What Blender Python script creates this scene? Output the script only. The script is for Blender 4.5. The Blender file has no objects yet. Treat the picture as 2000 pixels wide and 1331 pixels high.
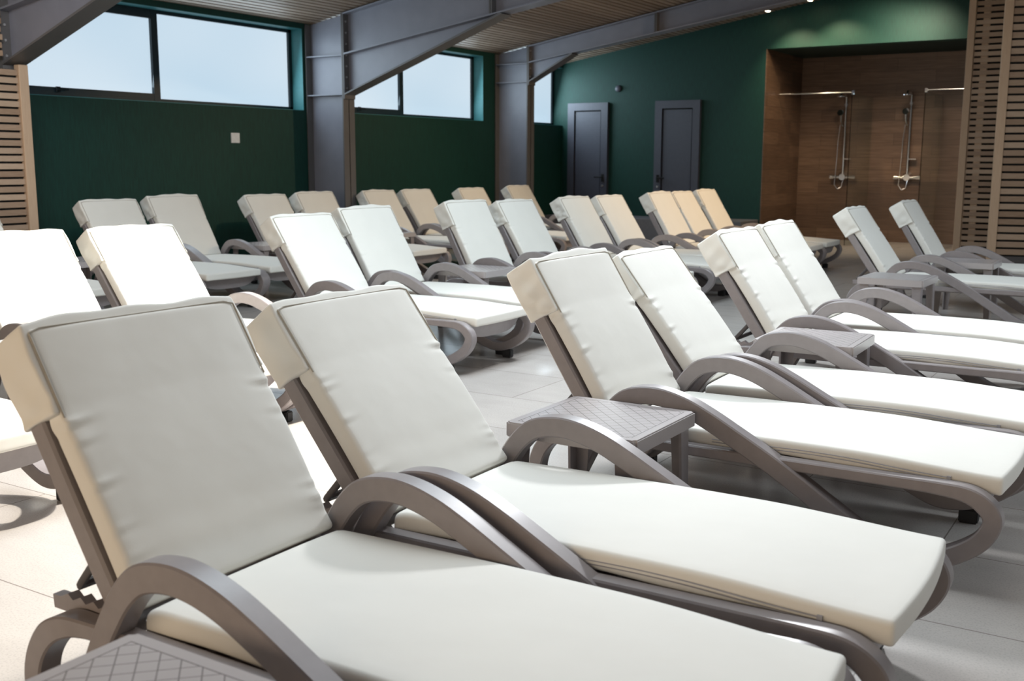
import bpy, bmesh, math, random
from mathutils import Vector, Matrix
random.seed(7)
SC = bpy.context.scene
COL = SC.collection
PI = math.pi
R = math.radians

# ------------------------------------------------------------------ materials
def nodes(name):
    m = bpy.data.materials.new(name); m.use_nodes = True
    nt = m.node_tree; b = nt.nodes['Principled BSDF']
    return m, nt, b

def N(nt, kind, **kw):
    n = nt.nodes.new(kind)
    for k, v in kw.items(): setattr(n, k, v)
    return n

def coords(nt, scale=(1, 1, 1), rot=(0, 0, 0), kind='Object'):
    tc = N(nt, 'ShaderNodeTexCoord'); mp = N(nt, 'ShaderNodeMapping')
    mp.inputs['Scale'].default_value = scale; mp.inputs['Rotation'].default_value = rot
    nt.links.new(tc.outputs[kind], mp.inputs[0])
    return mp.outputs[0]

def ramp(nt, fac, c0, c1, p0=0.3, p1=0.7):
    r = N(nt, 'ShaderNodeValToRGB')
    r.color_ramp.elements[0].position = p0; r.color_ramp.elements[1].position = p1
    r.color_ramp.elements[0].color = (*c0, 1); r.color_ramp.elements[1].color = (*c1, 1)
    nt.links.new(fac, r.inputs[0])
    return r.outputs[0]

def simple(name, c, rough=0.5, var=0.06, scale=20, metal=0.0, bump=0.0, stretch=(1, 1, 1)):
    m, nt, b = nodes(name)
    v = coords(nt, stretch)
    n = N(nt, 'ShaderNodeTexNoise'); n.inputs['Scale'].default_value = scale; n.inputs['Detail'].default_value = 4
    nt.links.new(v, n.inputs['Vector'])
    c0 = tuple(x*(1-var) for x in c); c1 = tuple(min(1, x*(1+var)) for x in c)
    nt.links.new(ramp(nt, n.outputs[0], c0, c1), b.inputs['Base Color'])
    b.inputs['Roughness'].default_value = rough; b.inputs['Metallic'].default_value = metal
    if bump:
        bp = N(nt, 'ShaderNodeBump'); bp.inputs['Strength'].default_value = bump; bp.inputs['Distance'].default_value = 0.002
        nt.links.new(n.outputs[0], bp.inputs['Height']); nt.links.new(bp.outputs[0], b.inputs['Normal'])
    return m

def emit(name, c, s):
    m, nt, b = nodes(name)
    b.inputs['Base Color'].default_value = (*c, 1)
    b.inputs['Emission Color'].default_value = (*c, 1); b.inputs['Emission Strength'].default_value = s
    return m

def fabric_mat(name, c):
    m, nt, b = nodes(name)
    v = coords(nt)
    n = N(nt, 'ShaderNodeTexNoise'); n.inputs['Scale'].default_value = 5; n.inputs['Detail'].default_value = 3
    nt.links.new(v, n.inputs['Vector'])
    nt.links.new(ramp(nt, n.outputs[0], tuple(x*0.97 for x in c), c), b.inputs['Base Color'])
    w = N(nt, 'ShaderNodeTexNoise'); w.inputs['Scale'].default_value = 420; w.inputs['Detail'].default_value = 1
    nt.links.new(v, w.inputs['Vector'])
    n2 = N(nt, 'ShaderNodeTexNoise'); n2.inputs['Scale'].default_value = 9; n2.inputs['Detail'].default_value = 2
    nt.links.new(v, n2.inputs['Vector'])
    bp = N(nt, 'ShaderNodeBump'); bp.inputs['Strength'].default_value = 0.10; bp.inputs['Distance'].default_value = 0.001
    nt.links.new(w.outputs[0], bp.inputs['Height'])
    bp2 = N(nt, 'ShaderNodeBump'); bp2.inputs['Strength'].default_value = 0.25; bp2.inputs['Distance'].default_value = 0.008
    nt.links.new(n2.outputs[0], bp2.inputs['Height']); nt.links.new(bp.outputs[0], bp2.inputs['Normal'])
    nt.links.new(bp2.outputs[0], b.inputs['Normal'])
    b.inputs['Roughness'].default_value = 0.75
    b.inputs['Sheen Weight'].default_value = 0.1
    return m

def wood_mat(name, c0, c1, stretch, rough=0.55, scale=9):
    m, nt, b = nodes(name)
    v = coords(nt, stretch)
    n = N(nt, 'ShaderNodeTexNoise'); n.inputs['Scale'].default_value = scale; n.inputs['Detail'].default_value = 6; n.inputs['Distortion'].default_value = 0.4
    nt.links.new(v, n.inputs['Vector'])
    g = N(nt, 'ShaderNodeNewGeometry')
    mx = N(nt, 'ShaderNodeMix', data_type='FLOAT'); mx.inputs[0].default_value = 0.45
    nt.links.new(n.outputs[0], mx.inputs[2]); nt.links.new(g.outputs['Random Per Island'], mx.inputs[3])
    nt.links.new(ramp(nt, mx.outputs[0], c0, c1, 0.25, 0.75), b.inputs['Base Color'])
    b.inputs['Roughness'].default_value = rough
    return m

def plank_tile_mat(name, axis):
    # brown wood-look planks; axis tells which world axis runs along the wall
    m, nt, b = nodes(name)
    tc = N(nt, 'ShaderNodeTexCoord'); sp = N(nt, 'ShaderNodeSeparateXYZ'); cb = N(nt, 'ShaderNodeCombineXYZ')
    nt.links.new(tc.outputs['Object'], sp.inputs[0])
    nt.links.new(sp.outputs[axis], cb.inputs[0]); nt.links.new(sp.outputs['Z'], cb.inputs[1])
    br = N(nt, 'ShaderNodeTexBrick'); br.inputs['Scale'].default_value = 1.0
    br.inputs['Brick Width'].default_value = 1.15; br.inputs['Row Height'].default_value = 0.19
    br.inputs['Mortar Size'].default_value = 0.0022; br.inputs['Bias'].default_value = 0
    br.inputs['Color1'].default_value = (0.115, 0.066, 0.041, 1); br.inputs['Color2'].default_value = (0.185, 0.112, 0.071, 1)
    br.inputs['Mortar'].default_value = (0.05, 0.03, 0.02, 1)
    nt.links.new(cb.outputs[0], br.inputs['Vector'])
    mp = N(nt, 'ShaderNodeMapping'); mp.inputs['Scale'].default_value = (1.3, 22, 1)
    nt.links.new(cb.outputs[0], mp.inputs[0])
    n = N(nt, 'ShaderNodeTexNoise'); n.inputs['Scale'].default_value = 2.2; n.inputs['Detail'].default_value = 6
    nt.links.new(mp.outputs[0], n.inputs['Vector'])
    mx = N(nt, 'ShaderNodeMix', data_type='RGBA', blend_type='MULTIPLY'); mx.inputs[0].default_value = 0.8
    nt.links.new(br.outputs[0], mx.inputs[6]); nt.links.new(ramp(nt, n.outputs[0], (.55, .52, .5), (1.1, 1.1, 1.1)), mx.inputs[7])
    nt.links.new(mx.outputs[2], b.inputs['Base Color'])
    b.inputs['Roughness'].default_value = 0.42
    return m

def floor_mat():
    m, nt, b = nodes('floor_tile')
    v = coords(nt, (1, 1, 1))
    br = N(nt, 'ShaderNodeTexBrick'); br.offset = 0.5
    br.inputs['Scale'].default_value = 1.0; br.inputs['Brick Width'].default_value = 1.2; br.inputs['Row Height'].default_value = 0.6
    br.inputs['Mortar Size'].default_value = 0.0025
    br.inputs['Color1'].default_value = (0.50, 0.467, 0.438, 1); br.inputs['Color2'].default_value = (0.53, 0.494, 0.462, 1)
    br.inputs['Mortar'].default_value = (0.25, 0.22, 0.20, 1)
    nt.links.new(v, br.inputs['Vector'])
    mp = N(nt, 'ShaderNodeMapping'); mp.inputs['Scale'].default_value = (1.6, 3.0, 1)
    nt.links.new(v, mp.inputs[0])
    n = N(nt, 'ShaderNodeTexNoise'); n.inputs['Scale'].default_value = 3; n.inputs['Detail'].default_value = 6
    nt.links.new(mp.outputs[0], n.inputs['Vector'])
    n3 = N(nt, 'ShaderNodeTexNoise'); n3.inputs['Scale'].default_value = 160; n3.inputs['Detail'].default_value = 2
    nt.links.new(v, n3.inputs['Vector'])
    mx = N(nt, 'ShaderNodeMix', data_type='RGBA', blend_type='MULTIPLY'); mx.inputs[0].default_value = 1
    nt.links.new(br.outputs[0], mx.inputs[6]); nt.links.new(ramp(nt, n.outputs[0], (.93, .93, .93), (1.02, 1.02, 1.02)), mx.inputs[7])
    mx2 = N(nt, 'ShaderNodeMix', data_type='RGBA', blend_type='MULTIPLY'); mx2.inputs[0].default_value = 1
    nt.links.new(mx.outputs[2], mx2.inputs[6]); nt.links.new(ramp(nt, n3.outputs[0], (.9, .9, .9), (1.03, 1.03, 1.03), .35, .5), mx2.inputs[7])
    nt.links.new(mx2.outputs[2], b.inputs['Base Color'])
    b.inputs['Roughness'].default_value = 0.22
    b.inputs['IOR'].default_value = 1.5
    return m

def green_mat():
    m, nt, b = nodes('green_wallcovering')
    v = coords(nt, (1, 1, 1))
    mp = N(nt, 'ShaderNodeMapping'); mp.inputs['Scale'].default_value = (60, 60, 4)
    nt.links.new(v, mp.inputs[0])
    n = N(nt, 'ShaderNodeTexNoise'); n.inputs['Scale'].default_value = 2; n.inputs['Detail'].default_value = 4
    nt.links.new(mp.outputs[0], n.inputs['Vector'])
    nt.links.new(ramp(nt, n.outputs[0], (.0022, .030, .0225), (.0036, .047, .035)), b.inputs['Base Color'])
    bp = N(nt, 'ShaderNodeBump'); bp.inputs['Strength'].default_value = 0.3; bp.inputs['Distance'].default_value = 0.003
    nt.links.new(n.outputs[0], bp.inputs['Height']); nt.links.new(bp.outputs[0], b.inputs['Normal'])
    b.inputs['Roughness'].default_value = 0.6
    b.inputs['Specular IOR Level'].default_value = 0.35
    return m

def tabletop_mat():
    m, nt, b = nodes('taupe_table_top')
    tc = N(nt, 'ShaderNodeTexCoord'); sp = N(nt, 'ShaderNodeSeparateXYZ')
    nt.links.new(tc.outputs['Object'], sp.inputs[0])
    def mth(op, a, c=None):
        n = N(nt, 'ShaderNodeMath', operation=op)
        for i, x in enumerate((a, c)):
            if x is None: continue
            if isinstance(x, (int, float)): n.inputs[i].default_value = x
            else: nt.links.new(x, n.inputs[i])
        return n.outputs[0]
    x, y, z = sp.outputs
    def lines(expr, pitch, wd):
        f = mth('FRACT', mth('DIVIDE', expr, pitch))
        return mth('LESS_THAN', mth('ABSOLUTE', mth('SUBTRACT', f, 0.5)), wd/pitch)
    d1 = lines(mth('ADD', mth('ADD', x, y), 10.0), 0.05, 0.0017)
    d2 = lines(mth('ADD', mth('SUBTRACT', x, y), 10.0), 0.05, 0.0017)
    ax = mth('MAXIMUM', mth('ABSOLUTE', x), mth('ABSOLUTE', y))
    inside = mth('LESS_THAN', ax, 0.197)
    border = mth('MULTIPLY', mth('GREATER_THAN', ax, 0.1955), mth('LESS_THAN', ax, 0.1985))
    g = mth('MAXIMUM', mth('MULTIPLY', mth('MAXIMUM', d1, d2), inside), border)
    top = mth('GREATER_THAN', z, 0.4485)
    g = mth('MULTIPLY', g, top)
    mx = N(nt, 'ShaderNodeMix', data_type='RGBA')
    nt.links.new(g, mx.inputs[0]); mx.inputs[6].default_value = (.42, .385, .38, 1); mx.inputs[7].default_value = (.17, .15, .15, 1)
    nt.links.new(mx.outputs[2], b.inputs['Base Color'])
    bp = N(nt, 'ShaderNodeBump', invert=True); bp.inputs['Strength'].default_value = 0.4; bp.inputs['Distance'].default_value = 0.002
    nt.links.new(g, bp.inputs['Height']); nt.links.new(bp.outputs[0], b.inputs['Normal'])
    b.inputs['Roughness'].default_value = 0.26
    return m

M = dict(
    fabric=fabric_mat('cream_fabric', (.785, .765, .705)),
    seam=simple('beige_seam', (.40, .36, .30), .8),
    zip=simple('grey_zip', (.34, .34, .37), .6),
    plastic=simple('taupe_plastic', (.262, .234, .234), .36, .05, 30),
    plastic_dark=simple('dark_plastic', (.07, .06, .058), .5),
    rubber=simple('black_rubber', (.02, .02, .022), .6),
    top=tabletop_mat(),
    floor=floor_mat(), green=green_mat(),
    steel=simple('blue_grey_painted_steel', (.205, .21, .25), .38, .05, 6),
    steel_brown=simple('grey_painted_flange', (.105, .10, .10), .45, .05, 6),
    bolt=simple('galvanised_bolt', (.5, .5, .5), .35, .05, 40, .8),
    wood=wood_mat('oak_slat', (.30, .185, .115), (.47, .33, .225), (1, 1, 1)),
    woodx=wood_mat('oak_slat_long', (.25, .16, .10), (.44, .32, .225), (1.2, 20, 20)),
    woody=wood_mat('oak_slat_side', (.26, .175, .115), (.46, .345, .26), (20, 1.2, 20)),
    post=wood_mat('oak_post', (.40, .265, .165), (.52, .37, .25), (18, 18, 1.0)),
    ceil=wood_mat('ceiling_larch_slat', (.17, .118, .08), (.30, .225, .168), (20, .7, 20)),
    black=simple('black_backing', (.006, .006, .006), .9),
    frame=simple('dark_window_frame', (.008, .020, .026), .4),
    door=simple('door_blue_grey', (.055, .058, .078), .45),
    white=simple('white_plastic', (.75, .76, .76), .4),
    chrome=simple('chrome', (.75, .76, .78), .12, .02, 5, 1.0),
    ledge=simple('grey_stone', (.12, .12, .13), .6),
    plinth=simple('dark_plinth', (.07, .062, .06), .6),
    tile_x=plank_tile_mat('plank_tile_back', 'X'), tile_y=plank_tile_mat('plank_tile_side', 'Y'),
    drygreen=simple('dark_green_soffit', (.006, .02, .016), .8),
    teal=simple('teal_window_lit_reveal', (.045, .20, .215), .5),  # lighter teal puts the window's reflection on the green reveals into the colour
    lamp=emit('lamp_lens', (1, .80, .50), 60),
)
def glass_mat():
    m, nt, b = nodes('shower_glass')
    b.inputs['Base Color'].default_value = (.9, .97, .95, 1)
    b.inputs['Roughness'].default_value = 0.02; b.inputs['Transmission Weight'].default_value = 1.0; b.inputs['IOR'].default_value = 1.15
    return m
M['glass'] = glass_mat()
def frosted_mat():
    m, nt, b = nodes('frosted_glass')
    v = coords(nt, (1, .35, .6))
    n = N(nt, 'ShaderNodeTexNoise'); n.inputs['Scale'].default_value = 1.0; n.inputs['Detail'].default_value = 1
    nt.links.new(v, n.inputs['Vector'])
    col = ramp(nt, n.outputs[0], (.53, .70, .84), (.68, .80, .90))
    nt.links.new(col, b.inputs['Emission Color']); b.inputs['Emission Strength'].default_value = 1.0
    b.inputs['Base Color'].default_value = (.1, .12, .13, 1); b.inputs['Roughness'].default_value = .5
    return m
M['frost'] = frosted_mat()

# ------------------------------------------------------------------ mesh helpers
def link(name, bm, mat, parent=None, smooth=None, loc=None, rot=None):
    me = bpy.data.meshes.new(name)
    bmesh.ops.recalc_face_normals(bm, faces=bm.faces)
    bm.to_mesh(me); bm.free()
    if smooth is not None:
        for p in me.polygons: p.use_smooth = True
        try: me.set_sharp_from_angle(angle=R(smooth))
        except Exception: pass
    me.materials.append(M[mat] if isinstance(mat, str) else mat)
    o = bpy.data.objects.new(name, me); COL.objects.link(o)
    if parent is not None: o.parent = parent
    if loc: o.location = loc
    if rot: o.rotation_euler = rot
    return o

def thing(name, label, cat, loc=(0, 0, 0), rz=0, group=None):
    o = bpy.data.objects.new(name, None); COL.objects.link(o)
    o.empty_display_size = .1
    o.location = loc; o.rotation_euler = (0, 0, rz)
    o['label'] = label; o['category'] = cat
    if group: o['group'] = group
    return o

def tag(o, label, cat, group=None):
    o['label'] = label; o['category'] = cat
    if group: o['group'] = group
    return o

def struct(o): o['kind'] = 'structure'; return o

def box(bm, x0, x1, y0, y1, z0, z1):
    v = [bm.verts.new(p) for p in ((x0, y0, z0), (x1, y0, z0), (x1, y1, z0), (x0, y1, z0), (x0, y0, z1), (x1, y0, z1), (x1, y1, z1), (x0, y1, z1))]
    for f in ((3, 2, 1, 0), (4, 5, 6, 7), (0, 1, 5, 4), (1, 2, 6, 5), (2, 3, 7, 6), (3, 0, 4, 7)): bm.faces.new([v[i] for i in f])
    return v

def bbox(x0, x1, y0, y1, z0, z1, bev=0, seg=2):
    bm = bmesh.new(); box(bm, x0, x1, y0, y1, z0, z1)
    if bev: bmesh.ops.bevel(bm, geom=bm.edges[:], offset=bev, segments=seg, affect='EDGES', profile=.5)
    return bm

def prism(bm, pts, y0, y1, axis='y'):
    # polygon in xz extruded along y (or polygon in xy extruded along z)
    mk = (lambda p, t: (p[0], t, p[1])) if axis == 'y' else (lambda p, t: (p[0], p[1], t))
    a = [bm.verts.new(mk(p, y0)) for p in pts]; b = [bm.verts.new(mk(p, y1)) for p in pts]
    n = len(pts)
    bm.faces.new(a); bm.faces.new(b[::-1])
    for i in range(n): bm.faces.new((a[i], b[i], b[(i+1) % n], a[(i+1) % n]))

def tube(bm, pts, r, n=10, closed=False):
    pts = [Vector(p) for p in pts]; rings = []
    L = len(pts)
    up = Vector((0, 0, 1))
    prev = None
    for i, p in enumerate(pts):
        if closed: d = pts[(i+1) % L]-pts[i-1]
        else: d = pts[min(i+1, L-1)]-pts[max(i-1, 0)]
        d.normalize()
        if prev is None:
            a = d.cross(up)
            if a.length < 1e-3: a = d.cross(Vector((1, 0, 0)))
        else: a = prev-d*prev.dot(d)
        a.normalize(); prev = a; b = d.cross(a)
        rings.append([bm.verts.new(p+a*(r*math.cos(2*PI*k/n))+b*(r*math.sin(2*PI*k/n))) for k in range(n)])
    for i in range(L if closed else L-1):
        A, B = rings[i], rings[(i+1) % L]
        for k in range(n): bm.faces.new((A[k], A[(k+1) % n], B[(k+1) % n], B[k]))
    if not closed:
        bm.faces.new(rings[0][::-1]); bm.faces.new(rings[-1])

def lathe(bm, prof, n=20, M4=Matrix()):
    rings = []
    for r, z in prof:
        rings.append([bm.verts.new(M4 @ Vector((max(r, 1e-4)*math.cos(2*PI*k/n), max(r, 1e-4)*math.sin(2*PI*k/n), z))) for k in range(n)])
    for A, B in zip(rings, rings[1:]):
        for k in range(n): bm.faces.new((A[k], A[(k+1) % n], B[(k+1) % n], B[k]))
    bm.faces.new(rings[0][::-1]); bm.faces.new(rings[-1])

def rbox(ext, r, cuts, fn=None):
    """closed box with rounded edges (radius r), dense grids on each face; fn moves every vertex"""
    bm = bmesh.new()
    def axis(e, n):
        t = [-e, -e+r*.3, -e+r*.65]
        t += [-e+r+(2*e-2*r)*i/n for i in range(n+1)]
        t += [e-r*.65, e-r*.3, e]
        return t
    A = [axis(ext[i], cuts[i]) for i in range(3)]
    cache = {}
    def V(p):
        k = tuple(round(c, 6) for c in p)
        if k not in cache:
            q = Vector([max(-ext[i]+r, min(ext[i]-r, p[i])) for i in range(3)])
            d = Vector(p)-q
            w = q+d.normalized()*r if d.length > 1e-9 else Vector(p)
            # keep face-interior points on the face
            cache[k] = bm.verts.new(fn(w) if fn else w)
        return cache[k]
    for ax in range(3):
        u, v = [(1, 2), (2, 0), (0, 1)][ax]
        for s in (-1, 1):
            for i in range(len(A[u])-1):
                for j in range(len(A[v])-1):
                    q = []
                    for a, b in ((i, j), (i+1, j), (i+1, j+1), (i, j+1)):
                        p = [0, 0, 0]; p[ax] = s*ext[ax]; p[u] = A[u][a]; p[v] = A[v][b]; q.append(V(p))
                    bm.faces.new(q if s > 0 else q[::-1])
    return bm

def smoothstep(a, b, x):
    t = max(0, min(1, (x-a)/(b-a))); return t*t*(3-2*t)

def catmull(P, k=5):
    n = len(P); out = []
    for i in range(n):
        p0, p1, p2, p3 = P[i-1], P[i], P[(i+1) % n], P[(i+2) % n]
        for j in range(k):
            t = j/k
            out.append(tuple(.5*((2*p1[c])+(-p0[c]+p2[c])*t+(2*p0[c]-5*p1[c]+4*p2[c]-p3[c])*t*t+(-p0[c]+3*p1[c]-3*p2[c]+p3[c])*t**3) for c in range(len(p1))))
    return out

# ------------------------------------------------------------------ sun lounger
HS, LS, LB, TH = .361, 1.257, .640, 1.0031
CW = .29
# closed centre line of one side frame: x, z, half height of the band, inward offset
SIDE = [(.30, .304, .018, .014), (.65, .304, .018, .014), (.95, .304, .018, .014), (1.09, .304, .020, .010), (1.175, .297, .024, .003), (1.225, .270, .027, 0), (1.246, .235, .027, 0),
        (1.238, .195, .027, 0), (1.205, .150, .027, 0), (1.14, .105, .028, 0), (1.06, .074, .028, 0), (.98, .072, .029, 0), (.90, .104, .030, 0), (.83, .146, .031, 0), (.75, .196, .031, 0),
        (.66, .253, .031, 0), (.57, .307, .031, 0), (.45, .372, .031, 0), (.37, .414, .031, 0), (.29, .450, .031, 0), (.21, .472, .031, 0), (.14, .475, .031, 0), (.07, .458, .031, 0),
        (.02, .416, .030, 0), (-.025, .352, .029, 0), (-.063, .285, .028, 0), (-.10, .212, .028, 0), (-.138, .138, .028, 0), (-.175, .084, .028, 0), (-.222, .056, .028, 0), (-.268, .078, .027, 0),
        (-.291, .122, .027, 0), (-.293, .172, .027, 0), (-.274, .226, .027, 0), (-.236, .272, .027, 0), (-.185, .298, .024, .003), (-.12, .304, .019, .010), (0, .304, .018, .014)]

def side_frame(sgn):
    bm = bmesh.new(); P = catmull(SIDE, 5); n = len(P); rings = []
    for i, (x, z, h, ins) in enumerate(P):
        a, b = P[i-1], P[(i+1) % n]
        tx, tz = b[0]-a[0], b[1]-a[1]; l = math.hypot(tx, tz); nx, nz = -tz/l, tx/l
        yo, yi, c = .362-ins, .305-ins*.3, .0045
        prof = [(h, yi+c), (h, yo-c), (h-c, yo), (-h+c, yo), (-h, yo-c), (-h, yi+c), (-h+c, yi), (h-c, yi)]
        rings.append([bm.verts.new((x+nx*q, sgn*y, z+nz*q)) for q, y in prof])
    m = len(rings[0])
    for i in range(n):
        A, B = rings[i], rings[(i+1) % n]
        for k in range(m): bm.faces.new((A[k], A[(k+1) % m], B[(k+1) % m], B[k]))
    return bm

def ztop(x):
    return HS+.008*math.sin(PI*max(0, min(1, x/LS)))-.013*smoothstep(.8, LS, x)

def seat_cushion():
    th = .054
    def f(p):
        x = (p.x+LS/2)+.002; y = p.y; z = p.z
        e = CW-abs(y)
        z = z*1.0
        puff = .004*(1-(y/CW)**4)*(1 if z > 0 else -.3)
        # side walls sag a little and the lower edge waves
        yy = y
        if abs(y) > CW-.03:
            yy += math.copysign(.004*math.sin(9*x+1.3)*(.5-z/th)*.8+.005*(1-(2*z/th)**2), y)
        wav = 0
        if z < 0 and e < .06: wav = .004*math.sin(14*x+2*y)*(1-e/.06)
        # foot end bows outward
        xx = x + .018*smoothstep(LS-.12, LS, x)*(1-(y/CW)**2)
        zz = ztop(x)-th/2+z+puff+wav
        # crease at the hinge
        if x < .05: zz -= .010*(1-x/.05)**2
        return Vector((xx, yy, zz))
    return rbox((LS/2, CW, th/2), .012, (60, 18, 4), f)

def bk(s, y, n):
    """back co-ordinates (up the back, across, towards the front) relative to the pivot"""
    return Vector((-s*math.cos(TH)+n*math.sin(TH), y, s*math.sin(TH)+n*math.cos(TH)))

PUCK = [(.410, 1, 1.0), (.415, -1, 1.1), (.370, -1, .5), (.27, -1, .8), (.33, 1, .4), (.17, -1, .45), (.125, 1, .5), (.105, -1, .5), (.085, 1, .5), (.065, 1, .4)]
def back_cushion(v=0):
    th = .056
    rnd = random.Random(v)
    pk = PUCK if v == 0 else [(si+rnd.uniform(-.012, .012), sg, a*rnd.uniform(.3, 1.3)) for si, sg, a in PUCK]
    def f(p):
        s = p.x+.32; y = p.y; n = p.z-th/2
        e = CW-abs(y)
        front = p.z > 0
        if front:
            n += .005*(1-(y/CW)**4)
            for si, sg, a in pk:
                if y*sg > 0:
                    n += .0042*a*math.exp(-((s-si-.12*e)/.008)**2)*math.exp(-(e/.045)**2)
                    n -= .0036*a*math.exp(-((s-si-.12*e+.016)/.008)**2)*math.exp(-(e/.045)**2)
            n += .0012*math.sin(70*s+4*y)*math.exp(-(s/.14)**2)*(.3+abs(y)/CW)
        # the loose cushion sags away from the frame on the way down
        sag = .005*math.sin(PI*min(1, max(0, s/.45)))
        n += sag
        if abs(y) > CW-.03: y += math.copysign(.003*(1-(2*p.z/th)**2)-.005*math.exp(-((s-.425)/.02)**2), y)
        return bk(s, y, n)
    return rbox((.32, CW, th/2), .012, (90, 36, 3), f)

def pocket(v=0):
    rnd = random.Random(50+v); f1, f2, f3, f4 = [rnd.uniform(0, 6) for _ in range(4)]; ca = (.9, 1.5, .7, 2.1)[v]
    s0, s1 = .445, .655; n0, n1 = -.128, -.003
    hs, hn = (s1-s0)/2, (n1-n0)/2
    def f(p):
        s = p.x+(s0+s1)/2; y = p.y; n = p.z+(n0+n1)/2
        k = (s-s0)/(s1-s0)
        w = .300
        # side flap creases and a puffed top
        if abs(y) > w-.03:
            y += math.copysign(ca*(.0045*math.sin(46*n+30*s+f1)+.004*math.sin(75*s-20*n+f2))*(1-.7*k)*min(1, 1.2-abs(2*(n-n0)/(n1-n0)-1))+.009*math.sin(PI*k)-.005*(1-k), y)
        if k > .75: s += (.016*math.cos(y/w*PI/2)*(.7+.35*math.sin(9*y+f3))+.003*math.sin(31*y+f4))*smoothstep(.75, 1, k)
        if p.z < -hn*.5: n -= .006*(1-(y/w)**2)
        if k < .25: s += .006*math.sin(22*n+8*y)*(1-k/.25)
        return bk(s, y, n)
    return rbox((hs, .300, hn), .008, (22, 34, 12), f)

def piping():
    bm = bmesh.new()
    pts = []
    for i in range(15): pts.append(bk(.43+.198*i/14, -.2885, .0005))
    for i in range(1, 24): pts.append(bk(.636, -.284+.568*i/24, .0012))
    for i in range(15): pts.append(bk(.628-.198*i/14, .2885, .0005))
    tube(bm, pts, .0024, 6)
    return bm

def back_frame():
    bm = bmesh.new()
    def bar(s0, s1, y0, y1, n0, n1):
        v = [bm.verts.new(bk(s, y, n)) for s, y, n in ((s0, y0, n0), (s1, y0, n0), (s1, y1, n0), (s0, y1, n0), (s0, y0, n1), (s1, y0, n1), (s1, y1, n1), (s0, y1, n1))]
        for q in ((3, 2, 1, 0), (4, 5, 6, 7), (0, 1, 5, 4), (1, 2, 6, 5), (2, 3, 7, 6), (3, 0, 4, 7)): bm.faces.new([v[i] for i in q])
    # side rails, gently bowed, built from short lengths
    K = 14
    for sg in (-1, 1):
        rows = []
        for i in range(K+1):
            s = -.04+.665*i/K
            bow = -.004*math.sin(PI*i/K)
            a, b = (.258, .298)
            rows.append([bm.verts.new(bk(s, sg*y, n+bow)) for y, n in ((a, -.112), (b-.006, -.112), (b, -.106), (b, -.064), (b-.006, -.058), (a, -.058))])
        for A, B in zip(rows, rows[1:]):
            for k in range(6): bm.faces.new((A[k], A[(k+1) % 6], B[(k+1) % 6], B[k]))
        bm.faces.new(rows[0]); bm.faces.new(rows[-1])
    for i in range(8): bar(.0+i*.078, .06+i*.078, -.262, .262, -.092, -.068)
    bar(-.02, .60, -.262, .262, -.084, -.076)
    bar(.585, .632, -.29, .29, -.112, -.060)
    return bm

def seat_deck():
    bm = bmesh.new()
    for i in range(15):
        x = .02+i*.078; box(bm, x, x+.062, -.306, .306, .285, .304-.012*smoothstep(.8, 1.25, x))
    for y in (-.16, .16): box(bm, .01, 1.17, y-.018, y+.018, .262, .285)
    return bm

def foot_panel():
    bm = bmesh.new(); K = 20; rows = []
    for i in range(K+1):
        t = -1+2*i/K; y = .305*t
        zb = .205+.075*t**4-.0*t; zt = .296
        xo = 1.215-.015*t*t
        rows.append([bm.verts.new(p) for p in ((xo+.01, y, zt), (xo-.015, y, zb), (xo-.035, y, zb), (xo-.02, y, zt))])
    for A, B in zip(rows, rows[1:]):
        for k in range(4): bm.faces.new((A[k], A[(k+1) % 4], B[(k+1) % 4], B[k]))
    bm.faces.new(rows[0]); bm.faces.new(rows[-1])
    return bm

def prop_bar():
    bm = bmesh.new()
    a = Vector((-.160, 0, .455)); b = Vector((-.262, 0, .338))
    tube(bm, [a+Vector((0, -.25, 0)), b+Vector((0, -.25, 0)), b+Vector((0, .25, 0)), a+Vector((0, .25, 0))], .011, 8)
    return bm

def rack(sg):
    bm = bmesh.new()
    pts = [(-.285, .300), (-.05, .300), (-.05, .318), (-.085, .336)]
    for i in range(4):
        x = -.11-i*.042; pts += [(x, .342), (x-.012, .336), (x-.026, .330)]
    pts += [(-.288, .330)]
    prism(bm, pts, sg*.272, sg*.300)
    return bm

def zipper():
    bm = bmesh.new()
    for dz in (-.0045, .0045):
        pts = [Vector((x, -CW-.0062-.0015*math.sin(9*x), ztop(x)-.030+dz+.0025*math.sin(11*x))) for x in [.36+.75*i/40 for i in range(41)]]
        tube(bm, pts, .0016, 5)
    box(bm, 1.105, 1.117, -CW-.0105, -CW-.004, ztop(1.11)-.039, ztop(1.11)-.022)
    return bm

def foot_pad(x, y):
    bm = bmesh.new(); lathe_pts = None
    box(bm, x-.032, x+.032, y-.022, y+.022, 0, .052)
    bmesh.ops.bevel(bm, geom=bm.edges[:], offset=.005, segments=2, affect='EDGES')
    return bm

def make_lounger():
    t = thing('sun_lounger', '', 'sun lounger')
    for sg in (-1, 1):
        link('side_frame', side_frame(sg), 'plastic', t, 24)
        link('rack', rack(sg), 'plastic', t)
        link('foot_pad', foot_pad(1.085, sg*.333), 'rubber', t)
        link('foot_pad', foot_pad(-.222, sg*.333), 'rubber', t)
    link('seat_deck', seat_deck(), 'plastic', t)
    link('foot_panel', foot_panel(), 'plastic', t, 40)
    sc = link('seat_cushion', seat_cushion(), 'fabric', t, 60)
    z = link('zipper', zipper(), 'zip', sc); z['label'] = 'grey zip along the cushion edge'
    piv = (0, 0, HS)
    bf = link('backrest_frame', back_frame(), 'plastic', t, 40, piv)
    pb = link('prop_bar', prop_bar(), 'plastic_dark', t, 40)
    bc = link('back_cushion', back_cushion(), 'fabric', t, 60, piv)
    link('head_pocket', pocket(), 'fabric', bc, 60)
    link('piping', piping(), 'seam', bc, 60)
    return t

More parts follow.
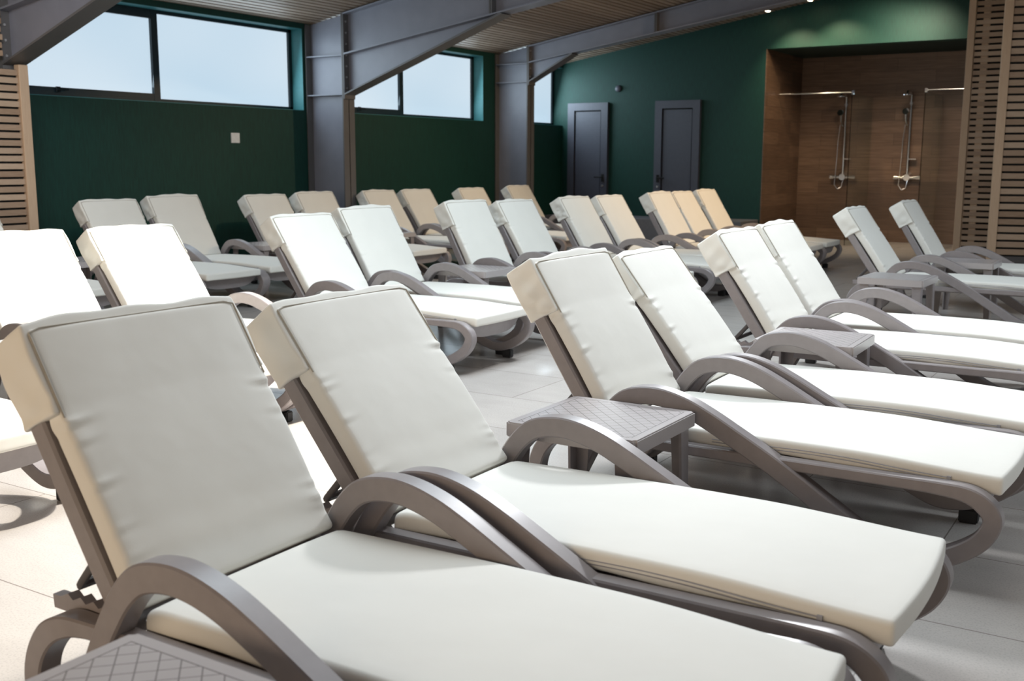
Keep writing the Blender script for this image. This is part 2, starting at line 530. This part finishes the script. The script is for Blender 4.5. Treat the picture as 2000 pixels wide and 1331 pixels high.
def kids(o): return [c for c in bpy.data.objects if c.parent == o]
def copy_tree(o, parent=None, idx=None):
    c = o.copy(); COL.objects.link(c)
    if parent is not None: c.parent = parent
    for ch in TREE[o.name]: copy_tree(ch, c)
    return c

ROW = {'A': 'loungers in the front row', 'B': 'loungers in the middle row', 'C': 'loungers in the row by the window wall'}
L = [
 ('A1', -1.7261, 1.6434, .0031, .0232, 'cream sun lounger closest to the camera, cut off by the lower edge of the photo'),
 ('A2', -1.6858, 2.3987, .0145, -.0899, 'cream sun lounger second from the camera, its arm touching the closest lounger'),
 ('A3', -1.645, 3.6184, .0006, .0028, 'cream sun lounger just behind the side table with the clearest diamond grooves'),
 ('A4', -1.6213, 4.3661, .0212, -.0963, 'cream sun lounger fourth in the front row, before the second visible side table'),
 ('A5', -1.6953, 5.5922, -.0041, -.0309, 'cream sun lounger fifth in the front row, just behind the second visible side table'),
 ('A6', -1.722, 6.3394, -.0138, -.0252, 'cream sun lounger sixth in the front row, its top overlapping the corner of the alcove'),
 ('A7', -1.9343, 8.9867, .0077, -.034, 'cream sun lounger with tilted back in front of the left chrome shower'),
 ('A8', -1.804, 10.2019, -.0003, .0191, 'cream sun lounger farthest right, in front of the right chrome shower and slatted screens'),
 ('Bx', -4.55, 2.06, .0, -.02, 'sunlit sun lounger at the far left edge, only foot end and arm in view'),
 ('B0', -4.738, 3.3251, .0012, -.043, 'glaring sunlit sun lounger in the middle row, cut by the left edge of the photo'),
 ('B1', -4.738, 4.0756, .0067, -.0614, 'glaring sunlit sun lounger second from left in the middle row, tan side flap'),
 ('B2', -4.7494, 5.474, 0.0023, -0.0299, 'white sun lounger whose looped foot end shows between the second and third front loungers'),
 ('B3', -4.8452, 6.215, -0.0048, 0.0386, 'white sun lounger right behind the one with the exposed looped foot end'),
 ('B4', -4.7947, 7.42, -0.0136, 0.0771, 'white sun lounger just beyond the middle-row side table, left one of its pair'),
 ('B5', -4.7363, 8.16, 0.0029, 0.0244, 'white sun lounger in the middle row overlapping the base of the second steel column'),
 ('B6', -4.7678, 9.3116, -0.001, 0.0199, 'beige-toned sun lounger in the middle row, left one of the pair before the left door'),
 ('B7', -4.7544, 10.0536, 0.0017, 0.006, 'beige-toned sun lounger in the middle row, right one of the pair before the left door'),
 ('B8', -4.6805, 11.1042, -.008, .0378, 'tan-toned sun lounger, left one of three before the right door'),
 ('B9', -4.7134, 11.8525, .0032, .0074, 'tan-toned sun lounger, middle one of three before the right door'),
 ('B10', -4.7271, 12.6012, .0083, .0284, 'tan-toned sun lounger, right one of three before the right door'),
 ('C0', -7.84, 4.88, 0, 0, 'shaded sun lounger in the window row at the left edge, by the slatted screen'),
 ('C1', -7.9185, 6.3353, -0.0253, -0.0089, 'shaded grey-looking sun lounger below the first window, left one of its pair'),
 ('C2', -7.9561, 7.078, -0.0212, 0.0477, 'shaded grey-looking sun lounger below the first window, right one of its pair'),
 ('C3', -7.9067, 8.295, -0.0044, -0.014, 'shaded sun lounger right of the window-row side table, left of the big steel column'),
 ('C4', -7.911, 9.0378, -0.0045, 0.0186, 'shaded sun lounger standing right in front of the big steel column'),
 ('C5', -7.9699, 10.2561, 0.0006, -0.0106, 'tan sun lounger just right of the big steel column, left one of its pair'),
 ('C6', -7.9657, 11.0016, -0.0116, -0.0219, 'tan sun lounger below the second window, right one of its pair'),
 ('C7', -7.6971, 11.8452, .0022, -.0052, 'tan sun lounger in the window row, only its top showing left of the second column'),
 ('C8', -7.9051, 13.3464, -.0045, .0023, 'tan sun lounger last in the window row, beside the second steel column'),
]
proto = make_lounger()
def mesh_of(bm, mat):
    o = link('spare', bm, mat, None, 60); me = o.data; bpy.data.objects.remove(o); return me
VAR = [(mesh_of(back_cushion(v), 'fabric'), mesh_of(pocket(v), 'fabric')) for v in (1, 2, 3)]
PICK = {'A2': 2, 'A3': 1, 'A6': 1, 'A7': 2, 'B3': 1, 'B5': 3, 'B6': 3, 'B7': 2, 'B8': 1, 'B10': 3, 'C2': 1, 'C3': 2, 'C5': 3, 'C7': 2}
TREE = {}
for o in list(bpy.data.objects): TREE[o.name] = kids(o)
for i, (k, x, y, rz, dth, lab) in enumerate(L):
    o = proto if i == 0 else copy_tree(proto)
    o.location = (x, y, 0); o.rotation_euler = (0, 0, rz)
    o['label'] = lab; o['group'] = ROW[k[0]]
    for c in (kids(o)):
        if c.name.startswith(('back_cushion', 'backrest_frame')): c.rotation_euler = (0, dth, 0)
        if k in PICK and c.name.startswith('back_cushion'):
            c.data = VAR[PICK[k]-1][0]
            for g in kids(c):
                if g.name.startswith('head_pocket'): g.data = VAR[PICK[k]-1][1]

# ------------------------------------------------------------------ side tables
def table_leg(sx, sy):
    bm = bmesh.new()
    def ring(z, w, inset):
        o = .2275-inset; t = .009
        pts = [(o, o), (o-w, o), (o-w, o-t), (o-t, o-t), (o-t, o-w), (o, o-w)]
        return [bm.verts.new((sx*a, sy*b, z)) for a, b in pts]
    rows = [ring(.41, .062, .018), ring(.02, .042, .012), ring(0, .042, .012)]
    for A, B in zip(rows, rows[1:]):
        for k in range(6): bm.faces.new((A[k], A[(k+1) % 6], B[(k+1) % 6], B[k]))
    bm.faces.new(rows[0]); bm.faces.new(rows[-1])
    return bm
def table_top():
    bm = bmesh.new(); h = .2275
    box(bm, -h, h, -h, h, .404, .45)
    ve = [e for e in bm.edges if abs(e.verts[0].co.z-e.verts[1].co.z) > .01]
    bmesh.ops.bevel(bm, geom=ve, offset=.010, segments=3, affect='EDGES')
    te = [e for e in bm.edges if e.verts[0].co.z > .449 and e.verts[1].co.z > .449]
    bmesh.ops.bevel(bm, geom=te, offset=.004, segments=2, affect='EDGES')
    return bm
def make_table():
    t = thing('side_table', '', 'side table', group='taupe plastic side tables')
    link('tabletop', table_top(), 'top', t, 35)
    for sx in (-1, 1):
        for sy in (-1, 1): link('leg', table_leg(sx, sy), 'plastic', t)
    return t
TB = [
 (-1.262, .916, .0, 'taupe side table in the bottom left corner, in front of the closest lounger'),
 (-1.535, 3.005, .0, 'taupe side table with diamond grooves between the second and third front loungers'),
 (-1.43, 4.97, .03, 'taupe side table between the fourth and fifth front loungers'),
 (-1.72, 7.98, -.03, 'taupe side table standing free in the aisle before the left chrome shower'),
 (-1.51, 9.60, .0, 'taupe side table farthest right, between the last two front loungers'),
 (-4.58, 6.81, .0, 'taupe side table in the middle row behind the looped foot ends'),
 (-4.30, 2.69, .0, 'sunlit side table at the left edge between the two leftmost middle-row loungers'),
 (-7.70, 7.69, .0, 'dark shaded side table in the window row, left of the big steel column'),
 (-7.70, 5.60, .0, 'shaded side table in the window row beside the slatted screen'),
 (-7.70, 9.645, .0, 'dark shaded side table in the window row, right of the big steel column'),
]
tproto = make_table()
for o in list(bpy.data.objects):
    if o.name not in TREE: TREE[o.name] = kids(o)
for i, (x, y, rz, lab) in enumerate(TB):
    o = tproto if i == 0 else copy_tree(tproto)
    o.location = (x, y, 0); o.rotation_euler = (0, 0, rz); o['label'] = lab

# ------------------------------------------------------------------ room shell
XW, YB = -9.02, 16.0
def zc(x): return 2.85+.17*(x-XW)
XR, YF = 6.0, -5.0
struct(link('floor', bbox(-9.6, XR+3, YF-3, 18.2, -.12, 0), 'floor'))

WIN = [(5.95, 9.742), (10.1, 13.6), (14.2, YB)]
Z0, Z1 = 1.845, 2.79
bm = bmesh.new(); T = .28
def wl(y0, y1, z0, z1): box(bm, XW-T, XW, y0, y1, z0, z1)
wl(YF, YB+.3, 0, Z0); wl(YF, YB+.3, Z1, 2.95)
ys = [YF]+[v for w in WIN for v in w]+[YB+.3]
for i in range(0, len(ys)-1, 2): wl(ys[i], ys[i+1], Z0, Z1)
struct(link('wall_left', bm, 'green'))

AX0, AX1, AZ, AD = -5.54, -1.2, 2.92, 17.75
bm = bmesh.new()
def wb(pts): prism(bm, pts, YB, YB+.25)
wb([(XW, 0), (AX0, 0), (AX0, zc(AX0)+.1), (XW, zc(XW)+.1)])
wb([(AX0, AZ), (AX1, AZ), (AX1, zc(AX1)+.1), (AX0, zc(AX0)+.1)])
wb([(AX1, 0), (XR, 0), (XR, zc(XR)+.1), (AX1, zc(AX1)+.1)])
struct(link('wall_back', bm, 'green'))
struct(link('wall_alcove_left', bbox(AX0+.0005, AX0+.014, YB-.004, AD, 0, AZ), 'tile_y'))
struct(link('wall_alcove_right', bbox(AX1, AX1+.12, YB+.25, AD, 0, AZ+.05), 'tile_y'))
struct(link('wall_alcove_back', bbox(AX0-.12, AX1+.12, AD, AD+.12, 0, AZ+.05), 'tile_x'))
struct(link('ceiling_alcove', bbox(AX0, AX1, YB+.25, AD, AZ, AZ+.1), 'drygreen'))
struct(link('trim_1', bbox(-9.0, AX0-.02, 15.25, 15.995, 0, .385, .01), 'ledge'))

# ceiling: dark backing plus long slats running along the building
bm = bmesh.new()
prism(bm, [(XW-.3, zc(XW-.3)+.03), (XR, zc(XR)+.03), (XR, zc(XR)+.10), (XW-.3, zc(XW-.3)+.10)], YF, YB+.3)
cb = struct(link('ceiling', bm, 'black'))
bm = bmesh.new(); x = XW+.005
while x < -.2:
    w = .060
    prism(bm, [(x, zc(x)), (x+w, zc(x+w)), (x+w, zc(x+w)+.02), (x, zc(x)+.02)], YF, YB)
    x += .084
link('ceiling_slats', bm, 'ceil', cb)

# windows
for i, (a, b) in enumerate(WIN):
    root = bpy.data.objects.new('window_%d' % (i+1), None); COL.objects.link(root); struct(root)
    root.location = (XW-.20, (a+b)/2, Z0)
    mull = {0: 7.727, 1: 11.845, 2: 14.75}[i]
    bm = bmesh.new(); X0, X1 = XW-.24, XW-.17
    e = .045
    def fb(y0, y1, z0, z1, d=0): box(bm, X0-root.location.x-d, X1-root.location.x+d, y0-root.location.y, y1-root.location.y, z0-Z0, z1-Z0)
    fb(a, b, Z0, Z0+e); fb(a, b, Z1-e*.9, Z1); fb(a, a+.05, Z0, Z1); fb(b-.05, b, Z0, Z1)
    fb(mull-.04, mull+.04, Z0, Z1, .004)
    fb(a+.05, mull-.04, Z0+e, Z0+.095, .002); fb(a+.05, mull-.04, Z1-.095, Z1-e*.9, .002); fb(a+.05, a+.1, Z0, Z1, .002)
    link('window_frame', bm, 'frame', root)
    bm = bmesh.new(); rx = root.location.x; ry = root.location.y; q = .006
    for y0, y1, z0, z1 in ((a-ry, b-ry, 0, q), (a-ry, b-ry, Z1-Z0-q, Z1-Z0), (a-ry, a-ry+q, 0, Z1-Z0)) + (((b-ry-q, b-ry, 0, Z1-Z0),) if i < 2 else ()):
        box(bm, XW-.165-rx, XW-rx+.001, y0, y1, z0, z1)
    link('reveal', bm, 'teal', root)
    for y0, y1, z0, z1 in ((a+.1, mull-.04, Z0+.095, Z1-.095), (mull+.04, b-.05, Z0+e, Z1-e*.9)):
        bm = bbox(-.012, 0, y0-root.location.y-.004, y1-root.location.y+.004, z0-Z0-.004, z1-Z0+.004)
        link('pane', bm, 'frost', root)
    bm = bmesh.new(); yh = (6.55 if i == 0 else mull-.9)-root.location.y
    box(bm, .03, .055, yh-.02, yh+.02, .05, .10); box(bm, .05, .066, yh-.015, yh+.10, .068, .084)
    link('handle', bm, 'black', root)

# doors on the back wall
for i, (x0, x1, hs_) in enumerate(((-8.88, -8.14, 1), (-7.30, -6.54, -1))):
    zt = 2.205
    root = bpy.data.objects.new('door_%d' % (i+1), None); COL.objects.link(root); struct(root)
    xc = (x0+x1)/2; root.location = (xc, YB, 0); hw = (x1-x0)/2
    bm = bmesh.new(); fw = .12
    for a, b, c, d in ((-hw, -hw+fw, 0, zt), (hw-fw, hw, 0, zt), (-hw+fw, hw-fw, zt-fw, zt)):
        box(bm, a, b, -.07, 0, c, d)
    link('door_frame', bm, 'door', root)
    bm = bbox(-hw+fw+.02, hw-fw-.02, -.045, 0, .01, zt-fw-.02)
    link('door_leaf', bm, 'door', root)
    bm = bmesh.new(); box(bm, -hw+fw, hw-fw, -.02, -.001, 0, zt-fw)
    link('door_gap', bm, 'black', root)
    xs = hs_*(hw-fw*.62)
    bm = bmesh.new(); box(bm, xs-.02, xs+.02, -.085, -.07, .93, 1.05)
    tube(bm, [(xs, -.07, 1.0), (xs, -.12, 1.0), (xs-hs_*.13, -.12, 1.0)], .011, 8)
    link('handle', bm, 'black', root, 40)
    bm = bmesh.new(); lathe(bm, [(.018, 0), (.018, .012), (.012, .02)], 14, Matrix.Translation((xs, -.07, .86)) @ Matrix.Rotation(R(90), 4, 'X'))
    link('lock', bm, 'bolt', root, 40)

# ------------------------------------------------------------------ steel portal frames
def steel_frame(yc, zb, hz0, hx1, label):
    t = thing('steel_portal_frame', label, 'steel frame', (XW+.3, yc, 0), 0, 'grey steel portal frames')
    ox = XW+.3
    w = .10; tf = .016; xa, xb = XW+.006, -8.44
    def bt(x): return zb+.15*(x-xb)
    def P(bm, pts, y0, y1): prism(bm, [(p[0]-ox, p[1]) for p in pts], y0, y1)
    zt = lambda x: zc(x)-.012
    bm = bmesh.new(); P(bm, [(xa, 0), (xb, 0), (xb, zt(xb)), (xa, zt(xa))], -.006, .006)
    link('column_web', bm, 'steel', t)
    bm = bmesh.new(); P(bm, [(xa, 0), (xa+tf, 0), (xa+tf, zt(xa)), (xa, zt(xa))], -w, w)
    link('column_flange', bm, 'steel_brown', t)
    bm = bmesh.new(); P(bm, [(xb-tf, 0), (xb, 0), (xb, zt(xb)), (xb-tf, zt(xb)-.002)], -w, w)
    link('column_flange', bm, 'steel_brown', t)
    bm = bmesh.new(); P(bm, [(xb, hz0-.06), (xb+.018, hz0-.06), (xb+.018, zt(xb)), (xb, zt(xb)-.002)], -w+.004, w-.004)
    link('end_plate', bm, 'steel_brown', t)
    for z in (bt(xb)-.005, hz0-.01):
        bm = bmesh.new(); P(bm, [(xa+tf, z-.006), (xb-tf, z-.006), (xb-tf, z+.006), (xa+tf, z+.006)], -w+.004, w-.004)
        link('stiffener', bm, 'steel', t)
    xe = XR-.05
    bm = bmesh.new(); P(bm, [(xb+.018, bt(xb)), (xe, bt(xe)), (xe, zt(xe)), (xb+.018, zt(xb))], -.006, .006)
    link('rafter_web', bm, 'steel', t)
    bm = bmesh.new(); P(bm, [(xb+.018, bt(xb)), (xe, bt(xe)), (xe, bt(xe)+tf), (xb+.018, bt(xb)+tf)], -w, w)
    link('rafter_flange', bm, 'steel', t)
    bm = bmesh.new(); P(bm, [(xb+.018, zt(xb)-tf), (xe, zt(xe)-tf), (xe, zt(xe)), (xb+.018, zt(xb))], -w, w)
    link('rafter_flange', bm, 'steel', t)
    h1 = bt(hx1)
    bm = bmesh.new(); P(bm, [(xb+.018, hz0), (hx1, h1), (xb+.018, bt(xb))], -.006, .006)
    link('haunch_web', bm, 'steel', t)
    bm = bmesh.new(); P(bm, [(xb+.018, hz0-tf), (hx1+.03, h1-tf*.9), (hx1, h1), (xb+.018, hz0)], -w, w)
    link('haunch_flange', bm, 'steel_brown', t)
    xs = -6.40
    bm = bmesh.new()
    for d in (-.018, .004): P(bm, [(xs+d, bt(xs)+tf), (xs+d+.014, bt(xs)+tf), (xs+d+.014, zt(xs)-tf), (xs+d, zt(xs)-tf)], -w+.005, w-.005)
    link('splice_plate', bm, 'steel_brown', t)
    z = hz0+.06
    while z < zt(xb)-.04:
        for y in (-.058, .058):
            bm = bmesh.new(); mt = Matrix.Translation((xb-ox-tf-.012, y, z)) @ Matrix.Rotation(R(90), 4, 'Y')
            lathe(bm, [(.010, 0), (.010, .012), (.006, .013), (.006, .046), (.011, .047), (.011, .058)], 6, mt)
            link('bolt', bm, 'bolt', t)
        z += .125
    return t
steel_frame(5.60, 2.47, 2.05, -6.28, 'grey steel portal frame at the upper left corner, above the slatted screen')
steel_frame(9.88, 2.47, 2.03, -6.28, 'grey steel portal frame with a wide bolted column between the first two windows')
steel_frame(14.008, 2.69, 2.43, -7.72, 'grey steel portal frame farther back, its column right of the second window')

# ------------------------------------------------------------------ slatted wood screens
def slats_mesh(x0, x1, z0, z1, pitch, h, jag=0, th=.022):
    bm = bmesh.new(); z = z0
    while z+h < z1:
        e = random.uniform(-jag, 0) if jag else 0
        box(bm, x0, x1+e, -th/2, th/2, z, z+h)
        z += pitch
    return bm
def post_mesh(x0, x1, d0, d1, z1, z0=0): return bbox(x0, x1, d0, d1, z0, z1, .004, 1)

t = thing('slatted_screen', 'oak slatted screen at the left edge with a post on its right side', 'slatted screen', (-8.36, 5.67, 0), R(90))
link('post', post_mesh(-.085, 0, -.035, .035, 2.04), 'post', t)
link('slat_panel', slats_mesh(-2.6, -.086, .03, 2.02, .064, .046), 'woodx', t)
link('slat_panel', slats_mesh(-2.6, -.19, 2.10, 2.52, .064, .044, .02), 'woodx', t)
link('backing_panel', bbox(-2.6, -.086, .012, .022, .02, 2.0), 'black', t)

t = thing('slatted_screen', 'oak slatted screen beside the shower alcove, narrow strip with a post on its left', 'slatted screen', (-2.565, 15.0, 0), 0)
link('post', post_mesh(0, .085, -.03, .03, zc(-2.5)-.02), 'post', t)
link('slat_panel', slats_mesh(.087, .78, .03, zc(-2.4)-.05, .0775, .052), 'woodx', t)
link('batten', bbox(.17, .25, .012, .06, .02, zc(-2.4)-.05), 'post', t)
link('backing_panel', bbox(.087, .80, .06, .07, .02, zc(-2.4)-.06), 'black', t)

t = thing('slatted_screen', 'oak slatted screen at the right edge, nearer one with a dark base', 'slatted screen', (-1.868, 13.0, 0), R(14))
link('post', post_mesh(0, .090, -.035, .03, zc(-1.85)-.02), 'post', t)
link('slat_panel', slats_mesh(.092, 1.5, .245, zc(-1.8)-.05, .0836, .060), 'woodx', t)
link('backing_panel', bbox(.092, 1.5, .014, .024, .02, zc(-1.8)-.06), 'black', t)
link('plinth', bbox(.092, 1.5, -.012, .013, 0, .225), 'plinth', t)

# ------------------------------------------------------------------ showers, glass, small wall things
def shower(x, label):
    t = thing('shower_column', label, 'shower', (x, AD, 0), 0, 'chrome wall showers in the alcove')
    bm = bmesh.new(); tube(bm, [(0, -.06, 1.04), (0, -.06, 2.26), (0, -.10, 2.32), (0, -.20, 2.34), (0, -.36, 2.32), (0, -.37, 2.29)], .021, 10)
    link('riser_pipe', bm, 'chrome', t, 50)
    bm = bmesh.new(); lathe(bm, [(.02, .02), (.03, .012), (.10, 0), (.10, -.012)], 24, Matrix.Translation((0, -.37, 2.275)))
    link('overhead_shower', bm, 'chrome', t, 40)
    bm = bmesh.new(); box(bm, -.02, .02, -.075, 0, 2.14, 2.18)
    link('wall_bracket', bm, 'chrome', t)
    bm = bmesh.new(); tube(bm, [(.0, -.06, 1.82), (-.03, -.11, 1.83), (-.05, -.15, 1.90), (-.052, -.16, 1.99)], .014, 8)
    lathe(bm, [(.012, -.02), (.05, 0), (.052, .018)], 20, Matrix.Translation((-.052, -.165, 2.03)) @ Matrix.Rotation(R(70), 4, 'X'))
    link('hand_shower', bm, 'chrome', t, 40)
    bm = bmesh.new(); tube(bm, [(-.14, -.07, 1.02), (.14, -.07, 1.02)], .028, 12)
    lathe(bm, [(.085, 0), (.085, .02), (.06, .05), (.05, .10)], 22, Matrix.Translation((0, 0, 1.02)) @ Matrix.Rotation(R(90), 4, 'X'))
    link('mixer_body', bm, 'chrome', t, 40)
    for sx in (-1, 1):
        bm = bmesh.new(); tube(bm, [(sx*.14, -.07, 1.02), (sx*.20, -.07, 1.02)], .036, 12)
        link('knob', bm, 'chrome', t, 40)
    bm = bmesh.new(); pts = [(-.05, -.15, 1.84), (-.075, -.15, 1.6), (-.085, -.13, 1.3), (-.10, -.12, 1.05), (-.11, -.12, .90), (-.06, -.12, .83), (0, -.11, .86), (.02, -.09, 1.0)]
    tube(bm, pts, .007, 7); link('hose', bm, 'chrome', t, 50)
    bm = bmesh.new(); box(bm, .01, .13, -.13, -.03, 1.30, 1.312); link('soap_dish', bm, 'chrome', t)
shower(-4.775, 'left chrome shower column on the brown alcove wall')
shower(-3.775, 'right chrome shower column on the brown alcove wall')
def screen(x, xbar0, label):
    t = thing('glass_screen', label, 'glass screen', (x, 17.1, 0), 0, 'shower glass screens')
    link('pane', bbox(-.005, .005, -.6, .645, .01, 2.27), 'glass', t)
    bm = bmesh.new(); tube(bm, [(xbar0[0]+.012-x, -.53, 2.285), (xbar0[1]-x, -.53, 2.285)], .010, 8); link('support_bar', bm, 'chrome', t, 40)
    bm = bmesh.new(); box(bm, -.02, .02, -.555, -.505, 2.25, 2.31); link('clamp', bm, 'chrome', t)
screen(-4.375, (AX0+.03, -4.375), 'glass shower screen between the two chrome showers, with a bar on the left')
screen(-3.337, (-3.337, -2.0), 'glass shower screen right of the right chrome shower, partly behind the slats')

bm = bbox(-.004, .010, -.062, .062, -.055, .055, .004)
o = link('light_switch', bm, 'white', None); o.location = (XW+.005, 8.62, 1.505); tag(o, 'small white square switch plate on the green wall below the first window', 'switch')
bm = bmesh.new(); lathe(bm, [(.055, 0), (.05, .03), (.03, .045)], 18, Matrix.Rotation(R(90), 4, 'X'))
o = link('wall_sensor', bm, 'door', None, 40); o.location = (-7.98, YB-.001, 2.42); tag(o, 'small grey round sensor high on the green back wall between the doors', 'sensor')

for x, lab in ((-5.41, 'left lit warm spotlight under the sloping ceiling by the back wall'), (-4.80, 'right lit warm spotlight under the ceiling at the top edge')):
    y = 15.62; z = zc(x)
    t = thing('ceiling_spotlight', lab, 'spotlight', (x, y, z-.002), 0, 'lit ceiling spotlights')
    bm = bmesh.new(); lathe(bm, [(.05, 0), (.05, -.05), (.042, -.05), (.036, -.03)], 20); link('housing', bm, 'black', t, 40)
    bm = bmesh.new(); lathe(bm, [(.036, -.040), (.036, -.048), (.02, -.055)], 16); link('lamp_lens', bm, 'lamp', t, 40)

# ------------------------------------------------------------------ lights
def aim(o, target):
    d = Vector(target)-o.location; o.rotation_euler = d.to_track_quat('-Z', 'Y').to_euler()
def area(name, loc, tgt, sx, sy, e, c, spread=180):
    l = bpy.data.lights.new(name, 'AREA'); l.shape = 'RECTANGLE'; l.size = sx; l.size_y = sy; l.energy = e; l.color = c; l.spread = R(spread)
    o = bpy.data.objects.new(name, l); COL.objects.link(o); o.location = loc; aim(o, tgt); return o
def spot(name, loc, tgt, e, c, ang, blend, r):
    l = bpy.data.lights.new(name, 'SPOT'); l.energy = e; l.color = c; l.spot_size = R(ang); l.spot_blend = blend; l.shadow_soft_size = r
    o = bpy.data.objects.new(name, l); COL.objects.link(o); o.location = loc; aim(o, tgt); return o

area('overhead_fill_aisle', (-3.1, 5.6, 3.55), (-3.1, 5.6, 0), 1.3, 6.6, 228, (.78, .91, 1))  # added unseen lamp under the ceiling, cool light on aisle and middle row
area('overhead_fill_front', (-1.2, 3.4, 3.9), (-.9, 3.2, 0), 1.6, 4.0, 42, (.95, .98, 1))  # unseen lamp added overhead to light the near seats
area('overhead_key_fill', (-2.4, 7.6, 3.6), (-1.2, 2.2, .4), .5, .45, 100, (.95, .97, 1), 120)  # small unseen lamp added so the arms cast shadows on the seats
area('right_fill', (3.2, 8.2, 3.5), (.2, 7.8, 0), 9.0, 2.0, 82, (.82, .92, 1), 90)  # unseen area lamp added on the right, cool light on the backrest fronts
area('screen_fill', (-6.2, 3.9, 2.9), (-8.4, 4.9, 1.2), .5, .5, 19, (.95, .97, 1), 110)  # unseen lamp added to brighten the left slatted screen
area('warm_back_fill', (-3.0, -4.2, 1.7), (-3.0, 6, .9), 9.0, 1.4, 200, (1, .78, .55))  # unseen lamp added behind the camera to warm the cushion sides
spot('sun_standin_spot', (-2.2, 6.5, 3.5), (-4.3, 2.3, .3), 3300, (1, .93, .83), 43, .10, .08)  # spot added below the ceiling in place of direct sunlight
area('alcove_fill', (-3.4, 15.3, 3.3), (-4.3, 17.7, 1.0), .8, .3, 22, (1, .82, .62), 120)  # unseen lamp added to brighten the alcove tiles
spot('warm_row', (-2.2, 12.2, 3.7), (-7.4, 11.6, .5), 520, (1, .72, .44), 82, .7, .08)
for x in (-5.41, -4.80):
    spot('wall_spot', (x+.25, 15.45, zc(x)-.12), (x+.7, 16.6, .8), 90, (1, .80, .52), 100, .8, .03)
spot('row_spot', (-4.6, 13.6, zc(-4.6)-.2), (-5.3, 11.6, .4), 60, (1, .78, .52), 95, .8, .05)
spot('window_row_spot', (-7.0, 12.9, zc(-7.0)-.2), (-8.0, 11.6, .4), 45, (1, .80, .58), 100, .8, .05)
for i, (a, b) in enumerate(WIN):
    area('window_glow', (XW-.12, (a+b)/2, (Z0+Z1)/2), (XW+3, (a+b)/2, (Z0+Z1)/2-.8), b-a-.3, .8, 45, (.72, .88, 1))

w = bpy.data.worlds.new('World'); SC.world = w; w.use_nodes = True
w.node_tree.nodes['Background'].inputs[0].default_value = (1, .92, .85, 1); w.node_tree.nodes['Background'].inputs[1].default_value = .18

# ------------------------------------------------------------------ camera
cd = bpy.data.cameras.new('camera'); cam = bpy.data.objects.new('camera', cd); COL.objects.link(cam)
pitch, yaw, roll, H, f = .16581835, .55883486, .00264820, 1.2594426, 2095.2547
fw = Vector((-math.sin(yaw)*math.cos(pitch), math.cos(yaw)*math.cos(pitch), -math.sin(pitch)))
rt = Vector((math.cos(yaw), math.sin(yaw), 0)); up = rt.cross(fw)
rt2 = rt*math.cos(roll)+up*math.sin(roll); up2 = -rt*math.sin(roll)+up*math.cos(roll)
cam.matrix_world = Matrix(((rt2.x, up2.x, -fw.x, 0), (rt2.y, up2.y, -fw.y, 0), (rt2.z, up2.z, -fw.z, H), (0, 0, 0, 1)))
cd.sensor_width = 36; cd.sensor_fit = 'HORIZONTAL'; cd.lens = f*36/2000
cd.clip_start = .05; cd.clip_end = 100
cd.dof.use_dof = True; cd.dof.focus_distance = 3.9; cd.dof.aperture_fstop = 5.0
SC.camera = cam
SC.view_settings.view_transform = 'Standard'
SC.view_settings.look = 'None'
SC.view_settings.exposure = -0.10
SC.cycles.use_denoising = True
SC.cycles.max_bounces = 8
